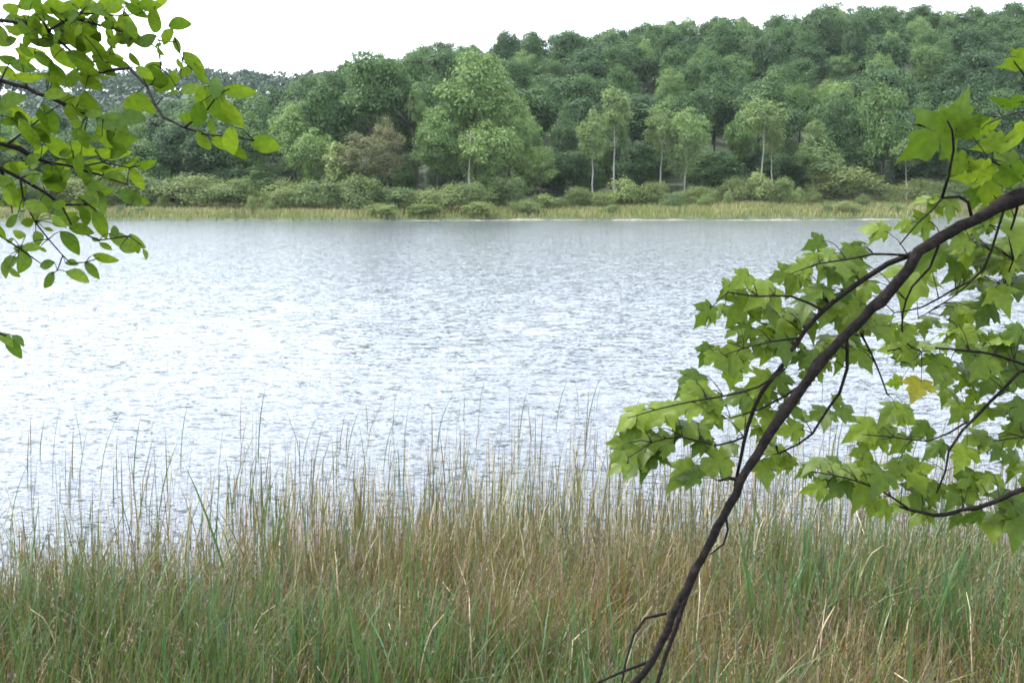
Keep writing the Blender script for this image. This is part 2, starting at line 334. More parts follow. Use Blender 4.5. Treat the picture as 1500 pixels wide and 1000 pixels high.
# ------------------------------------------------------------------ far trees
def quads(rng, P, Nn, s):
    n = len(P); a = rng.normal(size=(n, 3)); t = np.cross(Nn, a); t /= np.linalg.norm(t, axis=1)[:, None] + 1e-9; b = np.cross(Nn, t)
    s = s[:, None]; e = 0.55 + 0.3 * rng.random((n, 1))
    V = np.stack([P - t * s, P - b * s * e + t * s * 0.2, P + t * s, P + b * s * e + t * s * 0.1], 1).reshape(-1, 3)
    return V, np.arange(n * 4).reshape(n, 4)
def crown_mesh(name, seed, mat, n_clump=46, per=120, leaf=0.040, clump=0.30, shape='round', holes=0.0):
    """a crown within the unit box: leaf clumps of uneven size over a limb-filled shell"""
    rng = np.random.default_rng(seed); P = []; Nn = []
    for i in range(n_clump):
        while True:
            q = rng.uniform(-1, 1, 3); r = np.linalg.norm(q)
            if r > 1 or r < 0.30: continue
            if shape == 'cone' and math.hypot(q[0], q[1]) > 0.95 * (1 - q[2]) / 2 + 0.08: continue
            if shape == 'oval' and math.hypot(q[0], q[1]) > 0.9 * math.cos((q[2] + 0.15) * 1.15): continue
            if shape == 'dome' and q[2] < -0.55: continue
            if q[2] < -0.5 and rng.random() < 0.5: continue
            break
        c = q * (0.80 if r > 0.5 else 1.0); cr = clump * (rng.uniform(0.6, 1.25) if shape != 'dome' else rng.uniform(0.4, 1.5)); n = int(per * (cr / clump) ** 2 * rng.uniform(0.75, 1.2))
        d = rng.normal(size=(n, 3)); d /= np.linalg.norm(d, axis=1)[:, None]; d[:, 2] = np.where(d[:, 2] < -0.35, -d[:, 2], d[:, 2])
        rad = cr * (0.45 + 0.55 * rng.random((n, 1)) ** 0.6) * (1 + 0.25 * rng.normal(size=(n, 1)).clip(-1.5, 1.5))
        P.append(c + d * rad * np.array([1, 1, 0.95 if shape == 'dome' else 0.72])); nn = d * 0.7 + np.array([0, 0, 0.45]) + rng.normal(0, 0.32, (n, 3)); Nn.append(nn / np.linalg.norm(nn, axis=1)[:, None])
    # loose leaves filling the outline unevenly
    n = int(n_clump * per * 0.12); d = rng.normal(size=(n, 3)); d /= np.linalg.norm(d, axis=1)[:, None]; P.append(d * rng.uniform(0.4, 0.98, (n, 1)) * (np.array([0.8, 0.8, 0.9]) if shape != 'cone' else np.array([0.3, 0.3, 0.8]))); Nn.append(d)
    P = np.concatenate(P); Nn = np.concatenate(Nn)
    V, F = quads(rng, P, Nn, leaf * rng.uniform(0.6, 1.35, len(P)))
    return mesh_data(name, V, F, mat)
def trunk_mesh(name, seed, mat, r0=0.019, limbs=7, lo=0.4, wob=0.02, spread=0.22):
    """a trunk of height 1 with limbs"""
    rng = random.Random(seed); V = []; F = []; pts = [(0, 0, -0.04)]; x = y = 0
    for i in range(1, 8):
        x += rng.uniform(-wob, wob); y += rng.uniform(-wob, wob); pts.append((x, y, i / 7 * 0.95))
    tube(V, F, pts, [r0 * (1.25 if i == 0 else 1 - 0.11 * i) for i in range(8)], 6)
    for k in range(limbs):
        z = rng.uniform(lo, 0.85); i = min(6, int(z / 0.95 * 7)); b = Vector(pts[i]); a = rng.uniform(0, 6.28); l = spread * rng.uniform(0.6, 1.2) * (1.1 - z * 0.6)
        tube(V, F, [b, b + Vector((math.cos(a) * l * 0.5, math.sin(a) * l * 0.5, l * 0.45)), b + Vector((math.cos(a) * l, math.sin(a) * l, l * 1.0))], [r0 * 0.45, r0 * 0.3, r0 * 0.12], 4)
    return mesh_data(name, V, F, mat, True)
CR = {}
CR['dark'] = [crown_mesh('crown_dark', 100 + i, M_dark, 56, 210, 0.033, 0.30) for i in range(6)]
CR['mid'] = [crown_mesh('crown_mid', 120 + i, M_mid, 54, 200, 0.032, 0.28, 'oval' if i % 2 else 'round') for i in range(5)]
CR['pale'] = [crown_mesh('crown_pale', 140 + i, M_pale, 60, 170, 0.030, 0.25, 'oval' if i % 2 else 'round') for i in range(4)]
CR['birch'] = [crown_mesh('crown_birch', 160 + i, M_birch, 40, 120, 0.040, 0.27, 'oval' if i % 2 else 'round') for i in range(4)]
CR['cone'] = [crown_mesh('crown_cone', 180, M_pale, 46, 110, 0.045, 0.24, 'cone')]
CR['brown'] = [crown_mesh('crown_brown', 190 + i, M_brown, 46, 150, 0.030, 0.25) for i in range(2)]
CR['shrub'] = [crown_mesh('crown_shrub', 200 + i, M_shrub, 30, 190, 0.032, 0.32, 'dome') for i in range(5)]
CR['lime'] = [crown_mesh('crown_lime', 220 + i, M_lime, 36, 120, 0.045, 0.28, 'dome') for i in range(2)]
CR['shrubdark'] = [crown_mesh('crown_shrub_dark', 230 + i, M_shrub2, 30, 190, 0.032, 0.32, 'dome') for i in range(3)]
TR = [trunk_mesh('trunk_grey', 300 + i, M_bark_far) for i in range(4)]
TB = [trunk_mesh('trunk_pale', 320 + i, M_bark_pale, 0.0105, 4, 0.6, 0.014, 0.12) for i in range(4)]
TS = [trunk_mesh('stems', 340 + i, M_bark_far, 0.03, 9, 0.15, 0.03, 0.5) for i in range(3)]
R = random.Random(77)
def tree(name, label, X, Y, htop, cw, ch, kind, cat='tree', group=None, trunk=None, lean=0.0, cr_i=None):
    """a tree on the ground at X, Y: total height, crown width and crown height in metres"""
    z = float(ground_z(X, Y)); root = empty(name, (X, Y, z)); tagp(root, label, cat, group); root.rotation_euler = (0, lean, R.uniform(0, 6.28) if lean == 0 else 0)
    t = add('trunk' if cat == 'tree' else 'stems', R.choice(trunk or TR), root); th = htop - ch * 0.30; t.scale = (th, th, th)
    c = add('crown', CR[kind][cr_i if cr_i is not None else R.randrange(len(CR[kind]))], root); c.location = (0, 0, htop - ch / 2); c.scale = (cw / 2 * R.uniform(0.88, 1.12), cw / 2 * R.uniform(0.88, 1.12), ch / 2); c.rotation_euler = (R.uniform(-.08, .08), R.uniform(-.08, .08), R.uniform(0, 6.28))
    return root

# the wooded hillside: jittered spots, foot to crest
pts = []
rg = np.random.default_rng(8); tries = 0
while tries < 14000:
    tries += 1
    y = rg.uniform(184, 324); x = rg.uniform(-0.54, 0.54) * y
    if y < shore_y(x) + 34: continue
    if x / y < -0.22 and y > 290: continue
    if all((x - a) ** 2 + ((y - b_) * 0.95) ** 2 > 7.7 ** 2 for a, b_ in pts): pts.append((x, y))
for x, y in pts:
    k = (y - shore_y(x) - 26) / (RY - shore_y(x) - 26); px = 750 + x / y * FPX
    cf = 0.96 if k > 0.72 else 0.82
    zone = 'at the hill foot' if k < 0.33 else 'half-way up the hill' if k < 0.8 else 'on the hill crest'
    zone += ' above the valley mouth' if px < 460 else ' behind the pale grove' if px < 800 else ' above the pale-trunked trees' if px < 1200 else ' above the big willow bush' if px < 1330 else ' behind the maple leaves'
    u = R.random()
    if u < 0.58:
        w = R.uniform(7.5, 14.5); hh = R.uniform(11, 18.5) if k < 0.72 else R.uniform(12.5, 15.5); tree('round_tree', 'round dark green broadleaf tree ' + zone, x, y, hh, w, hh * cf, 'dark', group='dark round trees ' + zone)
    elif u < 0.88:
        w = R.uniform(6.5, 11.5); hh = R.uniform(12, 19) if k < 0.72 else R.uniform(13, 16); tree('oval_tree', 'taller mid-green broadleaf tree ' + zone, x, y, hh, w, hh * cf, 'mid', group='mid-green trees ' + zone)
    else:
        w = R.uniform(6, 8.5); hh = R.uniform(12, 15); tree('pale_tree', 'slim pale green broadleaf tree ' + zone, x, y, hh, w, hh * 0.8, 'pale', group='pale trees ' + zone)
# young growth that closes the wood edge down to the ground
for i in range(46):
    px = 430 + i * 25 + R.uniform(-8, 8); Y = R.uniform(308, 326); X = (px - 750) / FPX * Y; hh = R.uniform(6, 9.5)
    zone = 'behind the pale grove' if px < 800 else 'above the pale-trunked trees' if px < 1200 else 'above the big willow bush' if px < 1330 else 'behind the maple leaves'
    tree('young_tree', 'low bushy tree closing the hill crest ' + zone, X, Y, hh, R.uniform(7, 10), hh * 1.1, 'dark', group='low trees closing the hill crest ' + zone)
for row, (dy, n_) in enumerate(((33, 34), (42, 30))):
    for i in range(n_):
        px = -120 + (i + R.uniform(-.3, .3) + 0.5 * row) * 1760 / n_; Y = float(shore_y((px - 750) / FPX * 175)) + dy + R.uniform(-3, 3); X = (px - 750) / FPX * Y; hh = R.uniform(5, 8.5)
        zone = 'by the valley mouth' if px < 460 else 'behind the pale grove' if px < 800 else 'behind the pale-trunked trees' if px < 1200 else 'behind the big willow bush' if px < 1330 else 'behind the maple leaves'
        kd = R.choice(['dark', 'dark', 'mid']); tree('young_tree', ('dark' if kd == 'dark' else 'mid-green') + ' bushy young tree at the wood edge ' + zone, X, Y, hh, R.uniform(6, 9), hh * 1.05, kd, group='young trees at the wood edge ' + zone)

# trees on the flat shore, each placed after the photograph
def shore_tree(px, ytop, wpx, ybot, kind, dY, name, label, trunk=None, group=None, cr_i=None, lean=0.0):
    Y = float(shore_y((px - 750) / FPX * 165)) + dY; X = (px - 750) / FPX * Y; z = float(ground_z(X, Y))
    top = z_at(px, ytop, Y) - z; bot = z_at(px, ybot, Y) - z
    return tree(name, label, X, Y, top, wpx / FPX * Y, top - max(bot, 0.3), kind, group=group, trunk=trunk, cr_i=cr_i, lean=lean)
ST = [
 (697, 58, 128, 215, 'pale', 27, 'poplar_tree', 'tallest pale green tree on the far shore, rising above the shrubs'),
 (748, 112, 82, 268, 'pale', 24, 'poplar_tree', 'pale green tree with a full crown, right shoulder of the tall pale tree'),
 (642, 150, 92, 275, 'pale', 23, 'poplar_tree', 'pale green tree between the tall pale tree and the brown tree'),
 (712, 168, 100, 285, 'pale', 20, 'poplar_tree', 'low pale green tree in front of the tall pale tree'),
 (548, 60, 118, 210, 'mid', 33, 'tall_tree', 'tall green tree reaching the skyline behind the brown tree'),
 (590, 95, 74, 240, 'dark', 36, 'tall_tree', 'dark green tree in the gap between the two tallest shore trees'),
 (482, 108, 96, 245, 'mid', 31, 'tall_tree', 'green tree stepping down towards the valley beside the skyline tree'),
 (430, 142, 86, 262, 'pale', 28, 'tall_tree', 'grey-green tree at the end of the shore grove by the valley'),
 (462, 180, 90, 280, 'pale', 24, 'tall_tree', 'lower grey-green tree left of the brown tree'),
 (613, 110, 44, 190, 'cone', 30, 'pointed_tree', 'small pointed light green tree beside the tall pale tree'),
 (540, 190, 112, 282, 'brown', 18, 'brown_tree', 'brown-tinged bushy tree among the green shore trees'),
 (572, 162, 56, 270, 'brown', 21, 'brown_tree', 'greyish brown tree rising behind the bushy brown tree'),
 (505, 205, 66, 282, 'lime', 20, 'small_tree', 'small yellowish tree beside the bushy brown tree'),
 (790, 205, 66, 280, 'pale', 20, 'small_tree', 'small light green tree at the right edge of the pale grove'),
 (372, 160, 90, 270, 'mid', 33, 'valley_tree', 'bushy mid-green tree at the mouth of the valley'),
 (318, 185, 96, 280, 'dark', 34, 'valley_tree', 'dark bushy tree behind the grass bank by the valley'),
 (262, 176, 84, 280, 'dark', 38, 'valley_tree', 'dark tree with blueish crown behind the bare pale trunk'),
 (205, 196, 90, 285, 'mid', 34, 'valley_tree', 'rounded tree beside the bare pale trunk'),
 (140, 182, 96, 285, 'mid', 36, 'valley_tree', 'broad green tree glimpsed through the hanging oval leaves'),
 (70, 186, 100, 285, 'dark', 36, 'valley_tree', 'broad dark tree glimpsed through the hanging oval leaves'),
 (5, 178, 100, 285, 'mid', 38, 'valley_tree', 'broad tree half cut off behind the hanging oval leaves'),
 (1282, 108, 84, 270, 'mid', 30, 'tall_tree', 'tall pointed mid-green tree before the dark hillside, near the maple bough'),
 (1340, 165, 80, 275, 'dark', 32, 'tall_tree', 'dark tree just behind the big maple leaf'),
 (1410, 150, 90, 275, 'mid', 33, 'tall_tree', 'green tree hidden behind the maple leaves above the bough'),
 (1478, 160, 90, 275, 'dark', 33, 'tall_tree', 'dark tree above the thick end of the maple bough'),
 (838, 210, 70, 285, 'dark', 32, 'small_tree', 'low dark tree left of the twin pale trunks'),
 (930, 205, 76, 285, 'dark', 32, 'small_tree', 'low dark tree between the pale-trunked groups'),
 (1045, 215, 80, 285, 'dark', 31, 'small_tree', 'low dark tree left of the tallest pale-trunked tree'),
 (1150, 218, 66, 285, 'dark', 31, 'small_tree', 'low dark tree right of the tallest pale-trunked tree'),
 (1240, 195, 76, 285, 'dark', 33, 'small_tree', 'low dark tree behind the big round willow bush')]
for s in ST: shore_tree(*s)
BT = [(866, 148, 46, 228, 20, 'pale-trunked tree with a thin crown, nearest to the grass strip'), (898, 118, 58, 190, 24, 'taller pale-trunked tree of the pair with bare lower stem'),
      (966, 142, 50, 225, 25, 'pale-trunked tree with grey-green crown touching its leafy neighbour'), (1000, 150, 60, 262, 23, 'leafy light green tree filled down to the shrubs'),
      (1112, 132, 66, 205, 25, 'tallest round-headed pale-trunked tree with long bare white stem'), (1126, 170, 40, 222, 27, 'slender pale-trunked tree tucked behind the round-headed one'),
      (1186, 170, 28, 205, 25, 'narrow pale-topped tree like a small tuft'), (1196, 192, 66, 258, 23, 'grey-green bushy tree below the small tuft top'),
      (1322, 196, 46, 236, 22, 'small pale-trunked tree beside the tall mid-green tree')]
for px, yt, wp, yb, dY, lab in BT: shore_tree(px, yt, wp * 1.12, yb + 14, 'birch', dY, 'birch_tree', lab, trunk=TB, group='pale-trunked trees on the far shore')
# bare pale trunks
def bare(px, y0, dY, label):
    Y = float(shore_y((px - 750) / FPX * 165)) + dY; X = (px - 750) / FPX * Y; z = float(ground_z(X, Y)); top = z_at(px, y0, Y) - z
    o = add('bare_trunk', trunk_mesh('bare_trunk', px, M_bark_pale, 0.014, 3, 0.7, 0.012, 0.1), None, (X, Y, z)); o.scale = (top, top, top); tagp(o, label, 'tree')
bare(212, 246, 14, 'bare white dead trunk standing at the edge of the grass bank'); bare(690, 185, 18, 'bare pale trunk showing through the low pale green tree')
# shrubs along the shore
SH = [(1225, 250, 112, 20, 'shrub', 'big round grey-green willow bush on the far grass'), (1020, 272, 66, 14, 'shrub', 'low rounded bush before the dark low trees'), (915, 268, 56, 14, 'lime', 'light green rounded bush beside the twin pale trunks'),
      (958, 266, 60, 16, 'shrub', 'grey-green bush next to the light green rounded bush'), (1110, 246, 44, 17, 'lime', 'yellow-green bush at the foot of the tallest pale-trunked tree'), (1140, 268, 50, 15, 'shrub', 'small bush in the grass right of the yellow-green bush'),
      (1165, 278, 22, 12, 'lime', 'tiny bright yellow-green bush in the far grass'), (1072, 262, 60, 18, 'shrub', 'grey-green bush left of the yellow-green bush'), (1300, 266, 66, 18, 'shrub', 'bush between the big willow bush and the big maple leaf'),
      (1350, 262, 70, 19, 'shrub', 'bush seen below the big maple leaf'), (1420, 262, 80, 20, 'shrub', 'bush behind the maple leaves over the bough'), (1490, 260, 80, 20, 'shrubdark', 'dark bush behind the bough at its thick end'),
      (745, 262, 70, 15, 'shrubdark', 'dark green bush under the pale grove'), (690, 272, 66, 9, 'shrub', 'spreading bush on the shore under the pale grove'), (640, 268, 84, 8, 'shrub', 'broad bush nearly at the water below the pale grove'),
      (585, 268, 80, 10, 'shrubdark', 'broad dark bush at the water below the brown tree'), (530, 266, 84, 11, 'shrub', 'grey-green bush below the brown tree, behind the grass tip'), (470, 264, 90, 13, 'shrubdark', 'wide green bush at the end of the grass bank'),
      (415, 268, 84, 14, 'shrub', 'grey-green bush on the grass bank below the grove end'), (352, 264, 84, 16, 'shrub', 'bush on the grass bank below the dark bushy tree'), (290, 256, 90, 18, 'shrub', 'wide pale bush on the grass bank right of the bare trunk'),
      (238, 252, 70, 20, 'shrubdark', 'dark bush directly beside the bare white trunk'), (180, 258, 80, 20, 'shrub', 'bush on the grass bank left of the bare white trunk'), (110, 262, 90, 20, 'shrub', 'bush on the grass bank behind hanging oval leaves'),
      (40, 262, 90, 20, 'shrubdark', 'dark bush on the grass bank behind hanging oval leaves'), (800, 284, 60, 9, 'lime', 'low yellowish bush on the point of land'), (845, 280, 60, 11, 'shrub', 'low bush beside the pale-trunked tree nearest the grass'),
      (770, 290, 50, 5, 'shrub', 'small bush at the water on the point of land'), (700, 296, 50, 3, 'lime', 'small yellowish bush at the waterline by the sand strip'), (620, 298, 56, 3, 'shrub', 'small grey-green bush at the waterline left of the sand strip'),
      (560, 300, 46, 3, 'lime', 'small yellowish bush at the waterline beside the grass tip'), (985, 282, 40, 10, 'shrubdark', 'small dark bush in the grass beside the low rounded bush'), (880, 286, 40, 9, 'shrub', 'small bush at the foot of the twin pale trunks')]
for px, yt, wp, dY, kd, lab in SH:
    if px > 790: dY += 3
    Y = float(shore_y((px - 750) / FPX * 160)) + dY; X = (px - 750) / FPX * Y; z = float(ground_z(X, Y)); hh = (z_at(px, yt, Y) - z) * (R.uniform(0.9, 1.3) if wp < 100 else 1.08)
    hh = max(hh, 0.8); tree('shrub', lab, X, Y, hh, wp / FPX * Y * R.uniform(0.95, 1.2), hh * 1.15, kd, 'shrub', trunk=TS)

for i in range(46):
    px = R.uniform(150, 1480); dY = R.uniform(4, 24); Y = float(shore_y((px - 750) / FPX * 160)) + dY; X = (px - 750) / FPX * Y; hh = R.uniform(0.9, 2.2) + dY * 0.07; kd = R.choice(['shrub', 'shrub', 'lime', 'shrubdark', 'pale'])
    if 8 < dY < 14 and R.random() < 0.4: continue
    zone = 'on the grass bank by the valley' if px < 460 else 'below the pale grove' if px < 800 else 'below the pale-trunked trees' if px < 1200 else 'near the big willow bush' if px < 1330 else 'behind the maple leaves'
    nm = {'shrub': 'grey-green', 'lime': 'yellow-green', 'shrubdark': 'dark green', 'pale': 'pale green'}[kd]
    tree('shrub', 'small scattered ' + nm + ' bush in the marsh grass ' + zone, X, Y, hh, R.uniform(1.6, 4.2), hh * 1.2, kd, 'shrub', 'small scattered bushes ' + zone, trunk=TS)
# the far ridge across the valley: one wooded mass
rg = np.random.default_rng(90); P = []; Nn = []
for i in range(900):
    y = rg.uniform(350, 790) if i > 260 else rg.uniform(700, 790); x = rg.uniform(-0.62, 0.02) * y; z = float(ground_z(x, y)) + rg.uniform(6, 10); cr = rg.uniform(4, 6.5); n = 46
    d = rg.normal(size=(n, 3)); d /= np.linalg.norm(d, axis=1)[:, None]; d[:, 2] = np.where(d[:, 2] < -0.6, -d[:, 2], d[:, 2])
    P.append(np.array([x, y, z]) + d * cr * rg.uniform(0.7, 1.05, (n, 1))); nn = d + rg.normal(0, 0.3, (n, 3)); Nn.append(nn / np.linalg.norm(nn, axis=1)[:, None])
P = np.concatenate(P); Nn = np.concatenate(Nn); V, F = quads(rg, P, Nn, rg.uniform(0.8, 1.7, len(P)))
tagp(add('far_wood', mesh_data('far_wood', V, F, M_far)), 'blue-green woods on the distant ridge across the valley', 'woods', kind='stuff')

# ------------------------------------------------------------------ cattail clumps and dead stalks in the sedge
def blade_mesh(name, seed, hgt, lean, wid, mat):
    r = random.Random(seed); V = []; F = []; n = 7; a = r.uniform(0, 6.28); tw = r.uniform(-0.6, 0.6)
    for i in range(n):
        t = i / (n - 1); x = lean * hgt * t ** 2; zz = hgt * (t - 0.35 * lean * t ** 3); wv = wid * (0.8 + 0.4 * t) * (1 - t ** 3) + 0.0006; q = a + tw * t
        V += [(x - math.cos(q) * wv, -math.sin(q) * wv, zz), (x + 0.002 * math.sin(q), -0.002 * math.cos(q), zz), (x + math.cos(q) * wv, math.sin(q) * wv, zz)]
    for i in range(n - 1):
        for k in (0, 1): F.append((i * 3 + k, i * 3 + k + 1, i * 3 + k + 4, i * 3 + k + 3))
    return mesh_data(name, V, F, mat, True)
M_cat = leaf_mat('cattail_leaf', (0.034, 0.078, 0.026), (0.062, 0.112, 0.034), 0.3, (1.2, 1.2, 0.9), 0.4)
M_straw = bark_mat('dead_straw', (0.20, 0.16, 0.085), (0.38, 0.32, 0.21), 30, (1, 1, 0.2), 0.1)
CB = [blade_mesh('cattail_leaf', 500 + i, R.uniform(1.0, 1.45), R.uniform(0.04, 0.3), 0.009, M_cat) for i in range(7)]
def near(px, py, zt):                              # the spot below that pixel where something of height zt tops out
    d = ray(px, py); s = (zt - CAM_Z) / d[2]; return d[0] * s, d[1] * s
CL = [(215, 830, 'lone dark green cattail clump left of the sedge gap'), (385, 690, 'cattail clump standing at the water beside the bare gap in the reeds'), (455, 910, 'dark cattail clump in the brown sedge'), (120, 780, 'cattail clump at the water edge of the left sedge'),
      (1135, 790, 'dense blue-green cattail clump under the maple leaves'), (1165, 800, 'second blue-green cattail clump under the maple leaves'), (1385, 790, 'tall cattail clump below the lower maple branch'), (1425, 800, 'cattail clump beside the tall clump below the lower maple branch'),
      (1475, 810, 'broad cattail clump below the thickest maple leaves'), (1310, 900, 'low cattail clump in the sedge right of the hanging bough'), (250, 900, 'cattail clump in the greener sedge'), (610, 760, 'cattail clump among straw stalks in mid sedge'),
      (860, 830, 'cattail clump left of the hanging bough tip'), (1060, 870, 'cattail clump right of the hanging bough tip'), (30, 850, 'cattail clump in the corner sedge'), (560, 880, 'short cattail clump before the bent straw stalks')]
for i, (px, py, lab) in enumerate(CL):
    x, y = near(px, py, 1.15); z = max(float(ground_z(x, y)), -0.18); root = empty('cattail_clump', (x, y, z - 0.02)); tagp(root, lab, 'cattail', 'cattail clumps in the sedge')
    for k in range(R.randrange(9, 15)):
        l = add('leaf', R.choice(CB), root, (R.gauss(0, 0.09), R.gauss(0, 0.09), 0)); l.rotation_euler = (R.gauss(0, 0.07), R.gauss(0, 0.07), R.uniform(0, 6.28)); s = R.uniform(0.8, 1.12); l.scale = (s, s, s)
DS = [(600, 930, 0.95, 0), (275, 780, 0.9, 0), (640, 826, 0.8, 1), (830, 930, 0.85, 1), (565, 885, 0.8, 1), (690, 915, 0.9, 0), (1245, 800, 1.0, 0), (1020, 880, 0.9, 0), (1430, 915, 0.9, 0), (1290, 965, 0.8, 1), (1180, 930, 0.9, 0),
      (190, 850, 0.85, 0), (345, 900, 0.9, 0), (500, 830, 0.9, 0), (730, 830, 0.95, 0), (905, 910, 1.0, 0), (95, 900, 0.9, 0), (780, 740, 0.9, 0), (1100, 770, 0.95, 0), (440, 960, 0.9, 1)]
for i, (px, py, hgt, bent) in enumerate(DS):
    x, y = near(px, py, hgt * 0.9); z = max(float(ground_z(x, y)), -0.18) - 0.02; a = R.uniform(-2.2, 2.2); ca, sa = math.cos(a), math.sin(a); ln = R.uniform(0.1, 0.3); V = []; F = []
    pl = [(0, 0), (ln * 0.10, hgt * 0.5), (ln * 0.35, hgt * 0.82)] + ([(ln * 0.5, hgt * 0.9), (ln * 0.5 + R.uniform(0.12, 0.26), hgt * R.uniform(0.72, 0.95))] if bent else [(ln * 0.62, hgt), (ln * 0.9, hgt * 1.08)])
    rr_ = R.uniform(0.6, 1.0); q, r_ = resample([(d_ * ca + R.gauss(0, .006), d_ * sa, h_) for d_, h_ in pl], [0.0055 * rr_, 0.005 * rr_, 0.0045 * rr_, 0.004 * rr_, 0.0015], 0.06 if not bent else 0.2); tube(V, F, q, r_, 5)
    o = add('dead_stalk', mesh_data('dead_stalk', V, F, M_straw, True), None, (x, y, z))
    tagp(o, 'pale dead stalk snapped over above the sedge' if bent else 'pale upright dead stalk standing in the sedge', 'stalk', 'snapped dead stalks' if bent else 'upright dead stalks')
TRD = [(70, 590, 0.95), (140, 586, 1.0), (190, 600, 0.9), (260, 575, 0.9), (375, 560, 0.95), (345, 610, 0.9), (440, 590, 0.8), (225, 640, 0.95), (505, 590, 0.8), (560, 585, 0.85), (700, 545, 0.8), (815, 545, 0.8), (760, 560, 0.85), (860, 545, 0.9), (640, 560, 0.8), (5, 650, 0.95)]
RB = [blade_mesh('tall_reed', 540 + i, 1.0, R.uniform(0.10, 0.3), 0.006, M_cat) for i in range(5)]
for px, py, hgt in TRD:
    x, y = near(px, py, hgt); o = add('tall_reed', R.choice(RB), None, (x, y, -0.12)); s = hgt + 0.14; o.scale = (s, s, s); o.rotation_euler = (0, 0, R.uniform(-0.5, 0.5)); tagp(o, 'single tall dark reed sticking up out of the open water', 'reed', 'single tall reeds in the water')

# ------------------------------------------------------------------ hanging branches close to the camera
def maple_mesh(seed):
    r = random.Random(seed)
    half = [(0.07, -0.035), (0.20, -0.08), (0.37, -0.03), (0.31, 0.07), (0.40, 0.14), (0.47, 0.27), (0.63, 0.40), (0.50, 0.42), (0.42, 0.50), (0.33, 0.46), (0.25, 0.44), (0.29, 0.57), (0.31, 0.68), (0.20, 0.72), (0.11, 0.86)]
    half = [(x * r.uniform(0.9, 1.1), y + r.uniform(-.025, .025)) for x, y in half]
    out = half + [(0, 1.06)] + [(-x * r.uniform(0.92, 1.08), y + r.uniform(-.02, .02)) for x, y in half[::-1]] + [(0, 0.0)]
    c = (0, 0.28); V = [c]; n = len(out)
    V += [(c[0] + (x - c[0]) * 0.55, c[1] + (y - c[1]) * 0.55) for x, y in out] + out
    dr, fo, tw, cu = r.uniform(0.2, 0.85), r.uniform(0.0, 0.4), r.uniform(-0.4, 0.4), r.uniform(-0.1, 0.16)
    def zz(x, y): return -dr * (y - 0.2) ** 2 * (1 if y > 0.2 else 0.3) - (dr * 0.9) * x * x + fo * abs(x) * 0.6 + tw * x * y + cu * math.sin(9 * math.atan2(x, y - 0.1)) * math.hypot(x, y - 0.28) * 0.35
    V3 = [(x, y - 0.0, zz(x, y)) for x, y in V]; F = []
    for i in range(n):
        j = (i + 1) % n; F.append((0, 1 + i, 1 + j)); F.append((1 + i, 1 + n + i, 1 + n + j, 1 + j))
    return mesh_data('maple_leaf', V3, F, M_maple, True)
def oval_mesh(seed):
    r = random.Random(seed); V = []; F = []; n = 8; dr, fo, sd = r.uniform(0.15, 0.55), r.uniform(0.1, 0.45), r.uniform(-0.12, 0.12); wmax = r.uniform(0.25, 0.33)
    for i in range(n + 1):
        t = i / n; w = wmax * math.sin(math.pi * min(1, t * 0.96 + 0.02)) ** 0.75 * (1.0 - 0.15 * t); x0 = sd * math.sin(t * 3)
        for k in (-1, -0.5, 0, 0.5, 1): V.append((x0 + k * w, t, -dr * t * t + fo * abs(k) * w - 0.12 * k * k * w))
    for i in range(n):
        for k in range(4): F.append((i * 5 + k, i * 5 + k + 1, i * 5 + k + 6, i * 5 + k + 5))
    return mesh_data('oval_leaf', V, F, M_oval, True)
ML = [maple_mesh(600 + i) for i in range(16)]; OL = [oval_mesh(640 + i) for i in range(9)]
MLY = ML[2].copy(); MLY.materials.clear(); MLY.materials.append(M_maple_y)

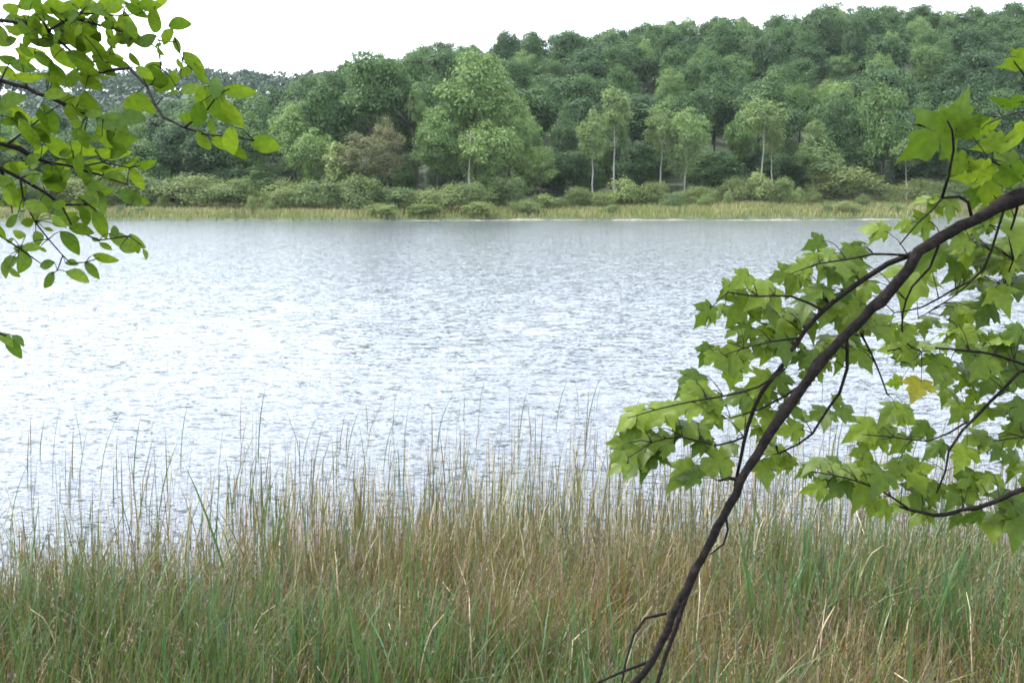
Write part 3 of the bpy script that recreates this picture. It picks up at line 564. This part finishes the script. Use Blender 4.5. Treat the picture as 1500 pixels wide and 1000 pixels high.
def poly3(pl, dep):                              # pixel polyline + distance along it
    n = len(pl); return [at(x, y, dep[0] + (dep[1] - dep[0]) * i / (n - 1)) for i, (x, y) in enumerate(pl)]
def hanging(name, label, cat, base, trunk_pts, trunk_r, boughs, leaves, meshes, rnd, tilt, size_k, push=0.0):
    """a tree beside the viewer: trunk outside the picture, boughs and twigs, every leaf its own piece"""
    root = empty(name, base); tagp(root, label, cat); B = Vector(base)
    V = []; F = []; q, r_ = resample(trunk_pts, trunk_r, 0.15); tube(V, F, [p - B for p in q], r_, 12); add('trunk', mesh_data('trunk', V, F, M_bark, True), root)
    objs = []; samples = []; geo = []
    for nm, pl, dep, wpx in boughs:
        P3 = pl if dep is None else poly3(pl, dep); n = len(P3)
        if dep is None: rad = wpx
        else: rad = [(wpx[0] + (wpx[1] - wpx[0]) * i / (n - 1)) * (0.47 if nm == 'bough' else 0.36) / FPX * (dep[0] + (dep[1] - dep[0]) * i / (n - 1)) for i in range(n)]
        q, r_ = resample(P3, rad, 0.02 if nm == 'bough' else 0.03)
        if nm == 'bough': q = [p + Vector((rnd.gauss(0, .0012), rnd.gauss(0, .0012), rnd.gauss(0, .0012))) for p in q]; kn = [rnd.uniform(0, len(r_)) for _ in range(9)]; r_ = [x * rnd.uniform(0.92, 1.08) * (1 + 0.28 * sum(math.exp(-((i_ - k_) / 1.3) ** 2) for k_ in kn)) for i_, x in enumerate(r_)]
        V = []; F = []; tube(V, F, [p - B for p in q], r_, 9 if nm == 'bough' else 5); geo.append((nm, V, F)); i = len(geo) - 1
        for p in q: samples.append((p, i))
    sp = np.array([p[:] for p, _ in samples]); place = []
    for lf in leaves:
        cx, cy, s, ang = lf[:4]; s *= size_k; a = math.radians(ang + rnd.gauss(0, 9)); t = lf[4] if len(lf) > 4 and lf[4] is not None else tilt(cy, rnd)
        rd = ray(cx, cy); rl = np.linalg.norm(rd)
        dist = np.linalg.norm(np.cross(sp - CAM, rd / rl), axis=1); j = int(np.argmin(dist)); dep = float((sp[j] - CAM) @ rd / rl ** 2)
        dep += push + rnd.gauss(0, 0.03); c = Vector(at(cx, cy, dep))
        tr = math.radians(t); mvec = Vector(RT) * math.cos(a) + (Vector(UP) * math.cos(tr) + Vector(FW) * math.sin(tr)) * math.sin(a)
        nvec = -Vector(FW) * math.cos(tr) + Vector(UP) * math.sin(tr)
        rot = Matrix.Rotation(rnd.gauss(0, 0.28), 3, mvec); nvec = (rot @ nvec).normalized(); xv = mvec.cross(nvec).normalized()
        fs = math.sqrt(math.cos(a) ** 2 + (math.sin(a) * math.cos(tr)) ** 2); ln = s / FPX * dep / max(fs, 0.6)
        org = c - mvec * ln * 0.45; place.append((lf, org, xv, mvec, nvec, ln, samples[j][1]))
        # stalk from the nearest point of the branch to the leaf
        dd = np.linalg.norm(sp - np.array(org[:]), axis=1); j2 = int(np.argmin(dd)); p0 = samples[j2][0]; gi = samples[j2][1]
        midp = (p0 + org) * 0.5 + Vector((0, 0, 0.10 * (p0 - org).length)); qq, rq = resample([p0, midp, org, org + mvec * ln * 0.12], [0.0012, 0.0008, 0.0007, 0.0004], 0.02)
        tube(geo[gi][1], geo[gi][2], [p - B for p in qq], rq, 4)
    for nm, V, F in geo: objs.append(add(nm, mesh_data(nm, V, F, M_bark, True), root))
    for lf, org, xv, mv, nv, ln, gi in place:
        me = lf[5] if len(lf) > 5 else rnd.choice(meshes); o = add('leaf', me, objs[gi]); k = ln * rnd.uniform(0.94, 1.06); wk = k * rnd.uniform(0.88, 1.1)
        Mx = Matrix((( xv.x * wk, mv.x * k, nv.x * k, org.x - B.x), (xv.y * wk, mv.y * k, nv.y * k, org.y - B.y), (xv.z * wk, mv.z * k, nv.z * k, org.z - B.z), (0, 0, 0, 1))); o.matrix_local = Mx
    return root
Yl = MLY
MAPLE = [(1362, 205, 118, 222, -18), (1405, 168, 66, 95, -35), (1428, 192, 58, -60), (1452, 186, 40, 10), (1476, 150, 58, 175, -68), (1492, 92, 56, 225), (1490, 205, 62, -100), (1452, 212, 52, 200), (1476, 246, 62, 240),
 (1425, 256, 72, 232), (1452, 272, 70, 252), (1482, 262, 62, -60), (1406, 242, 48, 250), (1432, 288, 52, 268), (1356, 292, 52, 190, 62), (1392, 306, 50, 268), (1374, 302, 46, -60), (1283, 333, 52, 165, 30), (1346, 330, 58, 205), (1325, 328, 32, 180, 65),
 (1186, 376, 42, 205, 60), (1260, 354, 32, 5, 65), (1252, 376, 60, 262), (1214, 388, 58, 212), (1226, 398, 56, 235), (1262, 396, 50, -72), (1170, 392, 52, 192), (1208, 374, 52, 200), (1165, 412, 64, 230), (1146, 404, 50, 192), (1120, 428, 60, 216),
 (1086, 410, 46, 216), (1066, 428, 46, 226), (1032, 462, 56, 232, 15), (1086, 452, 70, 236, 15), (1110, 456, 54, 250), (1128, 456, 56, 290), (1146, 470, 58, 262), (1162, 476, 54, 250), (1182, 442, 50, 220), (1200, 426, 50, 222), (1216, 442, 58, 240),
 (1246, 440, 58, 232), (1266, 426, 54, 250), (1256, 462, 56, 240), (1230, 470, 48, 270), (1180, 466, 52, 288), (1034, 520, 48, 240, 10), (1092, 490, 46, 226), (1078, 522, 62, 232, 20), (1074, 542, 62, 266, 10), (1130, 500, 58, 262), (1152, 510, 56, 250),
 (1116, 510, 46, 220), (1190, 526, 44, 215), (1214, 514, 44, 232), (1190, 542, 40, 250), (1114, 560, 54, 200), (1146, 564, 50, 280), (1012, 556, 52, 226), (1020, 576, 50, 262), (1000, 596, 70, 196, 40), (962, 604, 80, 204, 40), (926, 606, 62, 202, 40),
 (1042, 590, 54, 210), (1080, 580, 54, 202), (1110, 582, 44, 230), (1040, 616, 50, 232), (1014, 630, 46, 230), (936, 640, 66, 226), (910, 664, 60, 222), (926, 686, 56, 242), (966, 650, 60, 192), (950, 668, 54, 250), (906, 682, 46, 202), (1026, 650, 46, 212),
 (1000, 694, 68, 202, 35), (1046, 680, 68, 206, 35), (1086, 616, 40, 220), (1126, 616, 46, 250), (1164, 600, 54, -40), (1156, 630, 54, 200), (1122, 646, 40, 230), (1120, 690, 46, 268), (1136, 666, 40, 250), (1066, 660, 44, 215),
 (1290, 480, 70, -55), (1310, 490, 50, -30), (1246, 500, 46, -92), (1232, 526, 54, -96, 10), (1264, 524, 50, -78), (1210, 500, 44, 222), (1334, 408, 66, 246), (1376, 370, 68, 214), (1356, 388, 54, 260), (1408, 356, 50, 202), (1330, 486, 38, 250), (1360, 470, 36, 222),
 (1420, 414, 66, 202), (1458, 386, 80, 194), (1470, 360, 60, 220), (1490, 330, 58, 250), (1464, 316, 50, 226), (1440, 332, 42, 200), (1490, 382, 58, -60), (1490, 416, 50, -92), (1450, 426, 46, 240), (1420, 456, 54, 212), (1400, 466, 46, 230), (1380, 486, 50, 182, 55),
 (1414, 488, 52, -60), (1344, 506, 64, 182, 58), (1372, 506, 50, 200, 55), (1306, 510, 50, 200, 50), (1326, 516, 44, 220), (1336, 522, 36, -90), (1370, 536, 50, 250), (1386, 552, 46, 240), (1344, 568, 46, 230, None, Yl), (1310, 560, 34, 200), (1420, 546, 50, -60), (1440, 536, 58, 215),
 (1460, 500, 54, 200), (1484, 490, 58, 202), (1470, 522, 58, 220), (1492, 530, 54, 240), (1450, 562, 50, 215), (1480, 560, 58, 225), (1494, 600, 50, 250), (1424, 582, 36, 230), (1386, 576, 30, 250),
 (1308, 600, 58, 222), (1330, 606, 54, -40), (1264, 628, 66, 192, 48), (1240, 600, 46, 48), (1200, 606, 46, 216), (1212, 616, 40, 250), (1280, 646, 58, 205, 50), (1350, 630, 48, 215), (1296, 636, 50, 230), (1320, 650, 44, 220), (1404, 606, 44, 205), (1440, 606, 44, 230),
 (1470, 600, 50, 210), (1490, 622, 50, 225), (1430, 642, 60, 192, 55), (1370, 656, 50, 215), (1410, 666, 46, 240), (1446, 650, 46, 200), (1480, 640, 54, 220), (1490, 680, 58, -80),
 (1150, 676, 40, 230), (1195, 676, 50, 202, 45), (1215, 692, 58, 195, 45), (1240, 690, 58, 205, 45), (1265, 682, 54, 215, 40), (1180, 690, 36, 210), (1195, 715, 46, 205, 40), (1230, 712, 50, 215), (1265, 712, 54, 240), (1290, 702, 46, 225), (1310, 690, 46, 230), (1340, 696, 54, -80),
 (1346, 726, 54, 250), (1320, 740, 58, 196, 45), (1290, 746, 44, 215), (1350, 750, 50, 205, 50), (1330, 680, 40, 230), (1420, 710, 64, 232), (1400, 726, 46, 215), (1446, 706, 50, 225), (1480, 740, 58, 235), (1456, 766, 50, 240), (1400, 760, 36, 220), (1490, 766, 58, 255), (1430, 756, 44, 225), (1372, 720, 40, 240)]
_r = random.Random(21)
for q_ in [l_ for l_ in MAPLE if l_[1] > 340]:
    if _r.random() < 0.5 and len(q_) < 6: MAPLE.append((q_[0] + _r.uniform(-26, 26), q_[1] + _r.uniform(-18, 18), q_[2] * _r.uniform(0.55, 0.85), q_[3] + _r.uniform(-40, 40)))
for _ in range(22): MAPLE.append((_r.uniform(1395, 1500), _r.uniform(300, 620), _r.uniform(38, 58), _r.uniform(190, 280)))
MB = [('bough', [(1960, 60), (1800, 140), (1640, 225), (1560, 262), (1500, 287), (1440, 315), (1380, 348), (1346, 370), (1330, 395), (1300, 430), (1265, 466), (1220, 510), (1180, 560), (1140, 615), (1110, 665), (1085, 705), (1060, 755), (1035, 805), (1010, 850), (985, 905), (955, 970), (930, 1000), (905, 1026)], (1.95, 2.10), (20, 11)),
 ('branch', [(1350, 366), (1330, 374), (1300, 386), (1260, 412), (1215, 446), (1180, 482), (1150, 530), (1115, 575), (1095, 625), (1085, 670), (1076, 712)], (2.0, 2.1), (14, 7)),
 ('twig', [(1062, 752), (1066, 775), (1060, 796), (1040, 812)], (2.1, 2.1), (6, 3)), ('branch', [(1026, 822), (1004, 876), (990, 920), (974, 962), (962, 1004), (955, 1030)], (2.12, 2.1), (13, 7)),
 ('twig', [(976, 898), (945, 905), (928, 930), (917, 968), (910, 1006)], (2.13, 2.1), (7, 4)), ('twig', [(952, 968), (910, 984), (870, 1002)], (2.14, 2.1), (8, 4)), ('twig', [(1090, 704), (1068, 700), (1054, 704)], (2.08, 2.06), (10, 5)),
 ('twig', [(1424, 322), (1418, 296), (1405, 288), (1380, 290), (1365, 308), (1345, 326), (1318, 358)], (2.0, 1.9), (8, 3)), ('twig', [(1380, 290), (1390, 256), (1397, 220), (1395, 192), (1388, 178)], (1.95, 1.8), (7, 4)),
 ('twig', [(1240, 490), (1241, 540), (1230, 575), (1212, 600), (1190, 635), (1170, 650), (1140, 664)], (2.05, 2.1), (8, 4)), ('twig', [(1255, 476), (1275, 515), (1290, 550), (1300, 578)], (2.05, 2.15), (5, 3)),
 ('twig', [(1375, 358), (1362, 392), (1336, 420), (1322, 460), (1325, 500), (1350, 515)], (2.02, 2.2), (6, 3)), ('twig', [(1470, 308), (1440, 395), (1400, 422), (1350, 450), (1310, 458)], (2.0, 2.2), (6, 3)), ('twig', [(1440, 395), (1400, 432), (1345, 466)], (2.03, 2.2), (4, 2)),
 ('twig', [(1492, 296), (1486, 320), (1478, 345), (1484, 380), (1470, 420)], (2.0, 2.1), (6, 3)), ('twig', [(1205, 454), (1160, 434), (1110, 434), (1066, 428), (1040, 452)], (2.03, 2.0), (6, 2)), ('twig', [(1150, 540), (1112, 566), (1060, 580), (1012, 588), (960, 600), (920, 612)], (2.05, 2.0), (6, 2)),
 ('twig', [(1090, 640), (1050, 652), (1000, 640), (955, 648), (920, 670)], (2.1, 2.0), (5, 2)), ('twig', [(1330, 374), (1280, 372), (1240, 380), (1200, 386), (1160, 400)], (2.0, 2.0), (6, 2)), ('twig', [(1170, 495), (1130, 500), (1090, 510), (1060, 520)], (2.05, 2.0), (5, 2)),
 ('twig', [(1180, 560), (1150, 580), (1112, 600), (1070, 612)], (2.08, 2.05), (7, 3)),
 ('bough', [(1960, 40), (1830, 330), (1680, 600), (1570, 688), (1500, 715), (1450, 736), (1410, 746), (1368, 754), (1320, 742)], (2.2, 2.45), (14, 4)), ('twig', [(1590, 674), (1520, 540), (1470, 570), (1435, 605), (1410, 630), (1390, 660), (1385, 690), (1372, 722)], (2.35, 2.4), (9, 4)),
 ('twig', [(1416, 618), (1390, 634), (1360, 646), (1310, 640), (1262, 636)], (2.4, 2.35), (5, 2)), ('twig', [(1530, 545), (1460, 520), (1400, 512), (1330, 508), (1300, 514)], (2.36, 2.3), (6, 3)), ('twig', [(1560, 640), (1500, 640), (1455, 646)], (2.38, 2.35), (5, 2)),
 ('twig', [(1330, 744), (1290, 718), (1240, 700), (1190, 690)], (2.42, 2.3), (5, 2)), ('twig', [(1510, 260), (1480, 250), (1450, 235), (1420, 246)], (1.98, 1.9), (6, 3)), ('twig', [(1560, 250), (1530, 160), (1500, 110), (1485, 90)], (1.96, 1.85), (6, 3)), ('twig', [(1530, 160), (1490, 165), (1450, 180)], (1.92, 1.85), (5, 2))]
def tilt_m(cy, r): return r.uniform(-45, -12) if cy < 270 else r.uniform(-10, 25) if cy < 320 else r.uniform(18, 62)
jx = at(1960, 60, 1.95); tb = (float(jx[0]) + 0.10, float(jx[1]) + 0.1, float(ground_z(jx[0] + 0.1, jx[1] + 0.1)) - 0.05)
hanging('maple_tree', 'maple with dark bough drooping across the lake view and bright lobed leaves', 'tree', tb,
        [tb, (tb[0] + 0.02, tb[1], tb[2] + 1.2), (tb[0] - 0.03, tb[1] + 0.02, tb[2] + 2.6), (tb[0] - 0.25, tb[1] - 0.2, tb[2] + 4.2), (tb[0] - 0.2, tb[1] - 0.6, tb[2] + 5.6)], [0.13, 0.11, 0.10, 0.07, 0.03], MB, MAPLE, ML, random.Random(3), tilt_m, 0.75, 0.06)

OV = [(15, 14, 44, 200), (40, 6, 44, 30), (78, 14, 54, 10), (96, 28, 58, -60), (86, 42, 50, -20), (74, 60, 58, -50), (56, 64, 48, 210), (20, 46, 40, 190), (10, 64, 34, 200), (40, 78, 48, -20), (62, 88, 48, -40), (86, 80, 56, -70), (110, 60, 52, -80), (126, 48, 48, -50), (112, 86, 50, -30), (136, 70, 44, -60),
 (102, 10, 50, 20), (122, 8, 48, -10), (142, 16, 44, -30), (152, 4, 40, 20), (160, 30, 40, -60), (166, 10, 44, 10), (186, 36, 44, -92), (196, 16, 44, -40), (180, 58, 40, 200), (160, 82, 44, -20), (168, 92, 40, -60), (152, 102, 42, -70), (142, 112, 40, -30), (122, 100, 46, -50), (104, 112, 46, 220), (80, 110, 48, -80),
 (60, 112, 44, 200), (30, 96, 44, -10), (10, 86, 40, 190), (10, 106, 40, -40), (36, 116, 44, -20), (130, 122, 48, -60), (215, 8, 42, -20), (236, 4, 40, 30), (222, 28, 50, 250), (214, 56, 46, 200), (262, 38, 46, -8), (246, 54, 40, 230), (258, 66, 32, -80), (232, 66, 16, 200), (234, 78, 20, -90), (226, 98, 40, 205), (262, 94, 22, -45),
 (280, 90, 50, -60), (272, 106, 30, 35), (290, 108, 46, -82), (255, 110, 20, -60), (226, 118, 50, -92), (242, 128, 48, 10), (210, 106, 36, -30), (346, 136, 62, -8, -20), (320, 150, 76, -72, -10), (336, 166, 60, -62), (300, 150, 60, -112), (290, 166, 50, 250), (278, 130, 46, 20), (276, 172, 44, 200), (298, 204, 40, -50),
 (326, 212, 50, -25), (340, 206, 56, -92), (346, 222, 40, -80), (386, 212, 58, -20, -20), (310, 184, 36, -100), (316, 130, 46, 90), (254, 136, 18, 0), (14, 150, 48, 20), (22, 166, 48, -60), (28, 178, 44, -90), (70, 174, 60, -80), (64, 192, 46, 220), (42, 200, 44, -40), (56, 198, 40, -70), (86, 214, 64, -32), (120, 220, 50, -50),
 (134, 156, 54, -92), (110, 150, 48, 230), (96, 146, 44, 200), (116, 166, 44, -40), (160, 182, 58, 0), (190, 176, 58, 10), (194, 156, 54, -102), (210, 150, 50, -70), (156, 200, 64, -92), (166, 206, 54, -60), (180, 206, 46, -20), (160, 228, 60, -10), (172, 224, 40, 30), (116, 240, 50, -92), (122, 252, 44, -60), (136, 246, 50, 0),
 (156, 250, 40, -20), (186, 246, 50, 10), (210, 243, 38, 0, -55), (196, 262, 50, -92), (166, 262, 46, -20), (136, 270, 44, -20), (76, 266, 58, -92), (70, 250, 44, 200), (20, 246, 48, -20), (10, 270, 44, -60), (16, 286, 48, -40), (46, 256, 36, 10), (46, 236, 32, 20), (30, 216, 34, -60), (8, 214, 40, 200), (36, 190, 48, -70),
 (130, 290, 50, -92), (146, 290, 44, -60), (186, 287, 44, -22), (200, 294, 40, -10), (30, 306, 52, 210), (20, 312, 44, 190), (48, 302, 42, -10), (15, 322, 40, 220), (40, 324, 32, 200), (78, 309, 40, -10), (66, 318, 20, 200), (144, 324, 52, -70, 5), (85, 329, 26, -12), (28, 342, 30, 180), (53, 348, 32, -70), (70, 337, 18, -30),
 (2, 340, 26, -90), (14, 351, 18, 190), (30, 365, 42, 200), (43, 362, 32, 0), (32, 380, 46, -100), (12, 385, 46, 200), (20, 398, 26, -40), (5, 395, 32, -80), (68, 386, 36, 180), (104, 386, 24, 0), (98, 355, 56, -52, 8), (116, 338, 46, -15), (62, 366, 14, -40), (140, 350, 18, 0), (154, 361, 26, -30), (176, 350, 54, -20, 12),
 (168, 340, 26, 95), (186, 364, 32, -20), (200, 352, 40, -38), (212, 371, 20, -68), (202, 365, 18, -90), (110, 404, 44, -38, 5), (132, 394, 38, -68, 5), (150, 379, 44, -14, 10), (70, 408, 38, 235, 8), (4, 494, 42, -15), (25, 497, 30, -30), (17, 507, 46, -55, 5), (-20, 40, 50, -20), (-25, 120, 50, 10), (-20, 200, 50, -40), (-22, 300, 50, -20), (-25, 380, 46, 10)]
_r = random.Random(12)
for _ in range(68):
    OV.append((_r.uniform(0, 205), _r.triangular(-5, 125, 20), _r.uniform(24, 40), _r.choice([-20, -60, -90, 200, 230, 10])))
for _ in range(46):
    OV.append((_r.uniform(0, 150), _r.uniform(130, 330), _r.uniform(24, 44), _r.choice([-20, -60, -90, 200, 230, 10])))
OB = [('bough', [(-760, -60), (-520, 20), (-300, 70), (-120, 95), (0, 118), (70, 142), (130, 168), (190, 180)], (1.9, 2.0), (11, 3)), ('bough', [(-760, 60), (-500, 190), (-260, 215), (-100, 205), (10, 212), (60, 234), (110, 246), (165, 262)], (1.9, 2.1), (9, 3)),
 ('branch', [(-300, 70), (-120, 20), (0, 30), (70, 46), (120, 90), (160, 92)], (1.93, 2.0), (12, 3)), ('twig', [(70, 46), (120, 20), (180, 24), (228, 14)], (1.97, 2.0), (6, 2)), ('twig', [(120, 30), (190, 50), (232, 72), (236, 100), (222, 124)], (1.98, 1.95), (5, 2)), ('twig', [(232, 60), (258, 62), (268, 90), (284, 104)], (1.98, 1.95), (4, 2)),
 ('branch', [(130, 110), (190, 100), (215, 126), (228, 155), (240, 172), (270, 187), (300, 197), (335, 200), (372, 206)], (1.95, 1.75), (8, 3)), ('twig', [(270, 187), (300, 165), (320, 138), (336, 130)], (1.82, 1.75), (5, 2)), ('branch', [(-260, 215), (-100, 240), (0, 246), (30, 262), (66, 282), (90, 300), (130, 300), (145, 312)], (1.95, 2.1), (10, 3)),
 ('twig', [(30, 262), (34, 290), (52, 326), (90, 372), (104, 386)], (2.0, 2.1), (5, 2)), ('twig', [(90, 300), (108, 336), (145, 352), (190, 346), (206, 358)], (2.05, 2.1), (4, 2)), ('twig', [(-100, 330), (0, 345), (30, 365), (60, 386)], (2.05, 2.1), (6, 2)), ('branch', [(-260, 215), (-160, 320), (-100, 330), (-60, 420), (-20, 480), (8, 492)], (1.95, 2.1), (9, 3)),
 ('twig', [(104, 386), (126, 384), (146, 378)], (2.1, 2.1), (3, 2)), ('twig', [(92, 374), (84, 396), (76, 402)], (2.1, 2.1), (3, 2)), ('twig', [(10, 212), (40, 190), (66, 168), (90, 152)], (1.98, 2.0), (5, 2)), ('twig', [(110, 246), (150, 238), (190, 246), (206, 243)], (2.05, 2.05), (4, 2)), ('twig', [(0, 246), (14, 282), (18, 312), (30, 306)], (2.0, 2.05), (5, 2)), ('twig', [(160, 262), (186, 270), (200, 290)], (2.08, 2.08), (3, 2))]
def tilt_o(cy, r): return r.uniform(-50, -5) if cy < 270 else r.uniform(-25, 30)
jx = at(-760, 0, 1.9); tb = (float(jx[0]) - 0.06, float(jx[1]) + 0.02, float(ground_z(jx[0], jx[1])) - 0.05)
hanging('oval_leaved_tree', 'leafy branches of small oval green leaves hanging in against the white sky', 'tree', tb,
        [tb, (tb[0] + 0.03, tb[1], tb[2] + 1.0), (tb[0] + 0.05, tb[1] + 0.02, tb[2] + 2.2), (tb[0] + 0.25, tb[1] - 0.2, tb[2] + 3.6), (tb[0] + 0.2, tb[1] - 0.5, tb[2] + 4.8)], [0.10, 0.085, 0.075, 0.05, 0.02], OB, OV, OL, random.Random(4), tilt_o, 0.76)

# ------------------------------------------------------------------ air between here and the hills
m, N, L = new_mat('haze_air')
pv = N.new('ShaderNodeVolumePrincipled'); pv.inputs['Color'].default_value = (0.86, 0.93, 1.0, 1); pv.inputs['Density'].default_value = 0.00006
o = N.new('ShaderNodeOutputMaterial'); L.new(pv.outputs[0], o.inputs['Volume'])
x0, x1, y0, y1, z0, z1 = -2100, 2100, -120, 2800, -4, 190
hv = [(x, y, z) for z in (z0, z1) for y in (y0, y1) for x in (x0, x1)]
hf = [(0, 2, 3, 1), (4, 5, 7, 6), (0, 1, 5, 4), (2, 6, 7, 3), (0, 4, 6, 2), (1, 3, 7, 5)]
hz = add('haze', mesh_data('haze', hv, hf, m)); tagp(hz, 'thin pale haze in the air over lake and hills', kind='stuff')
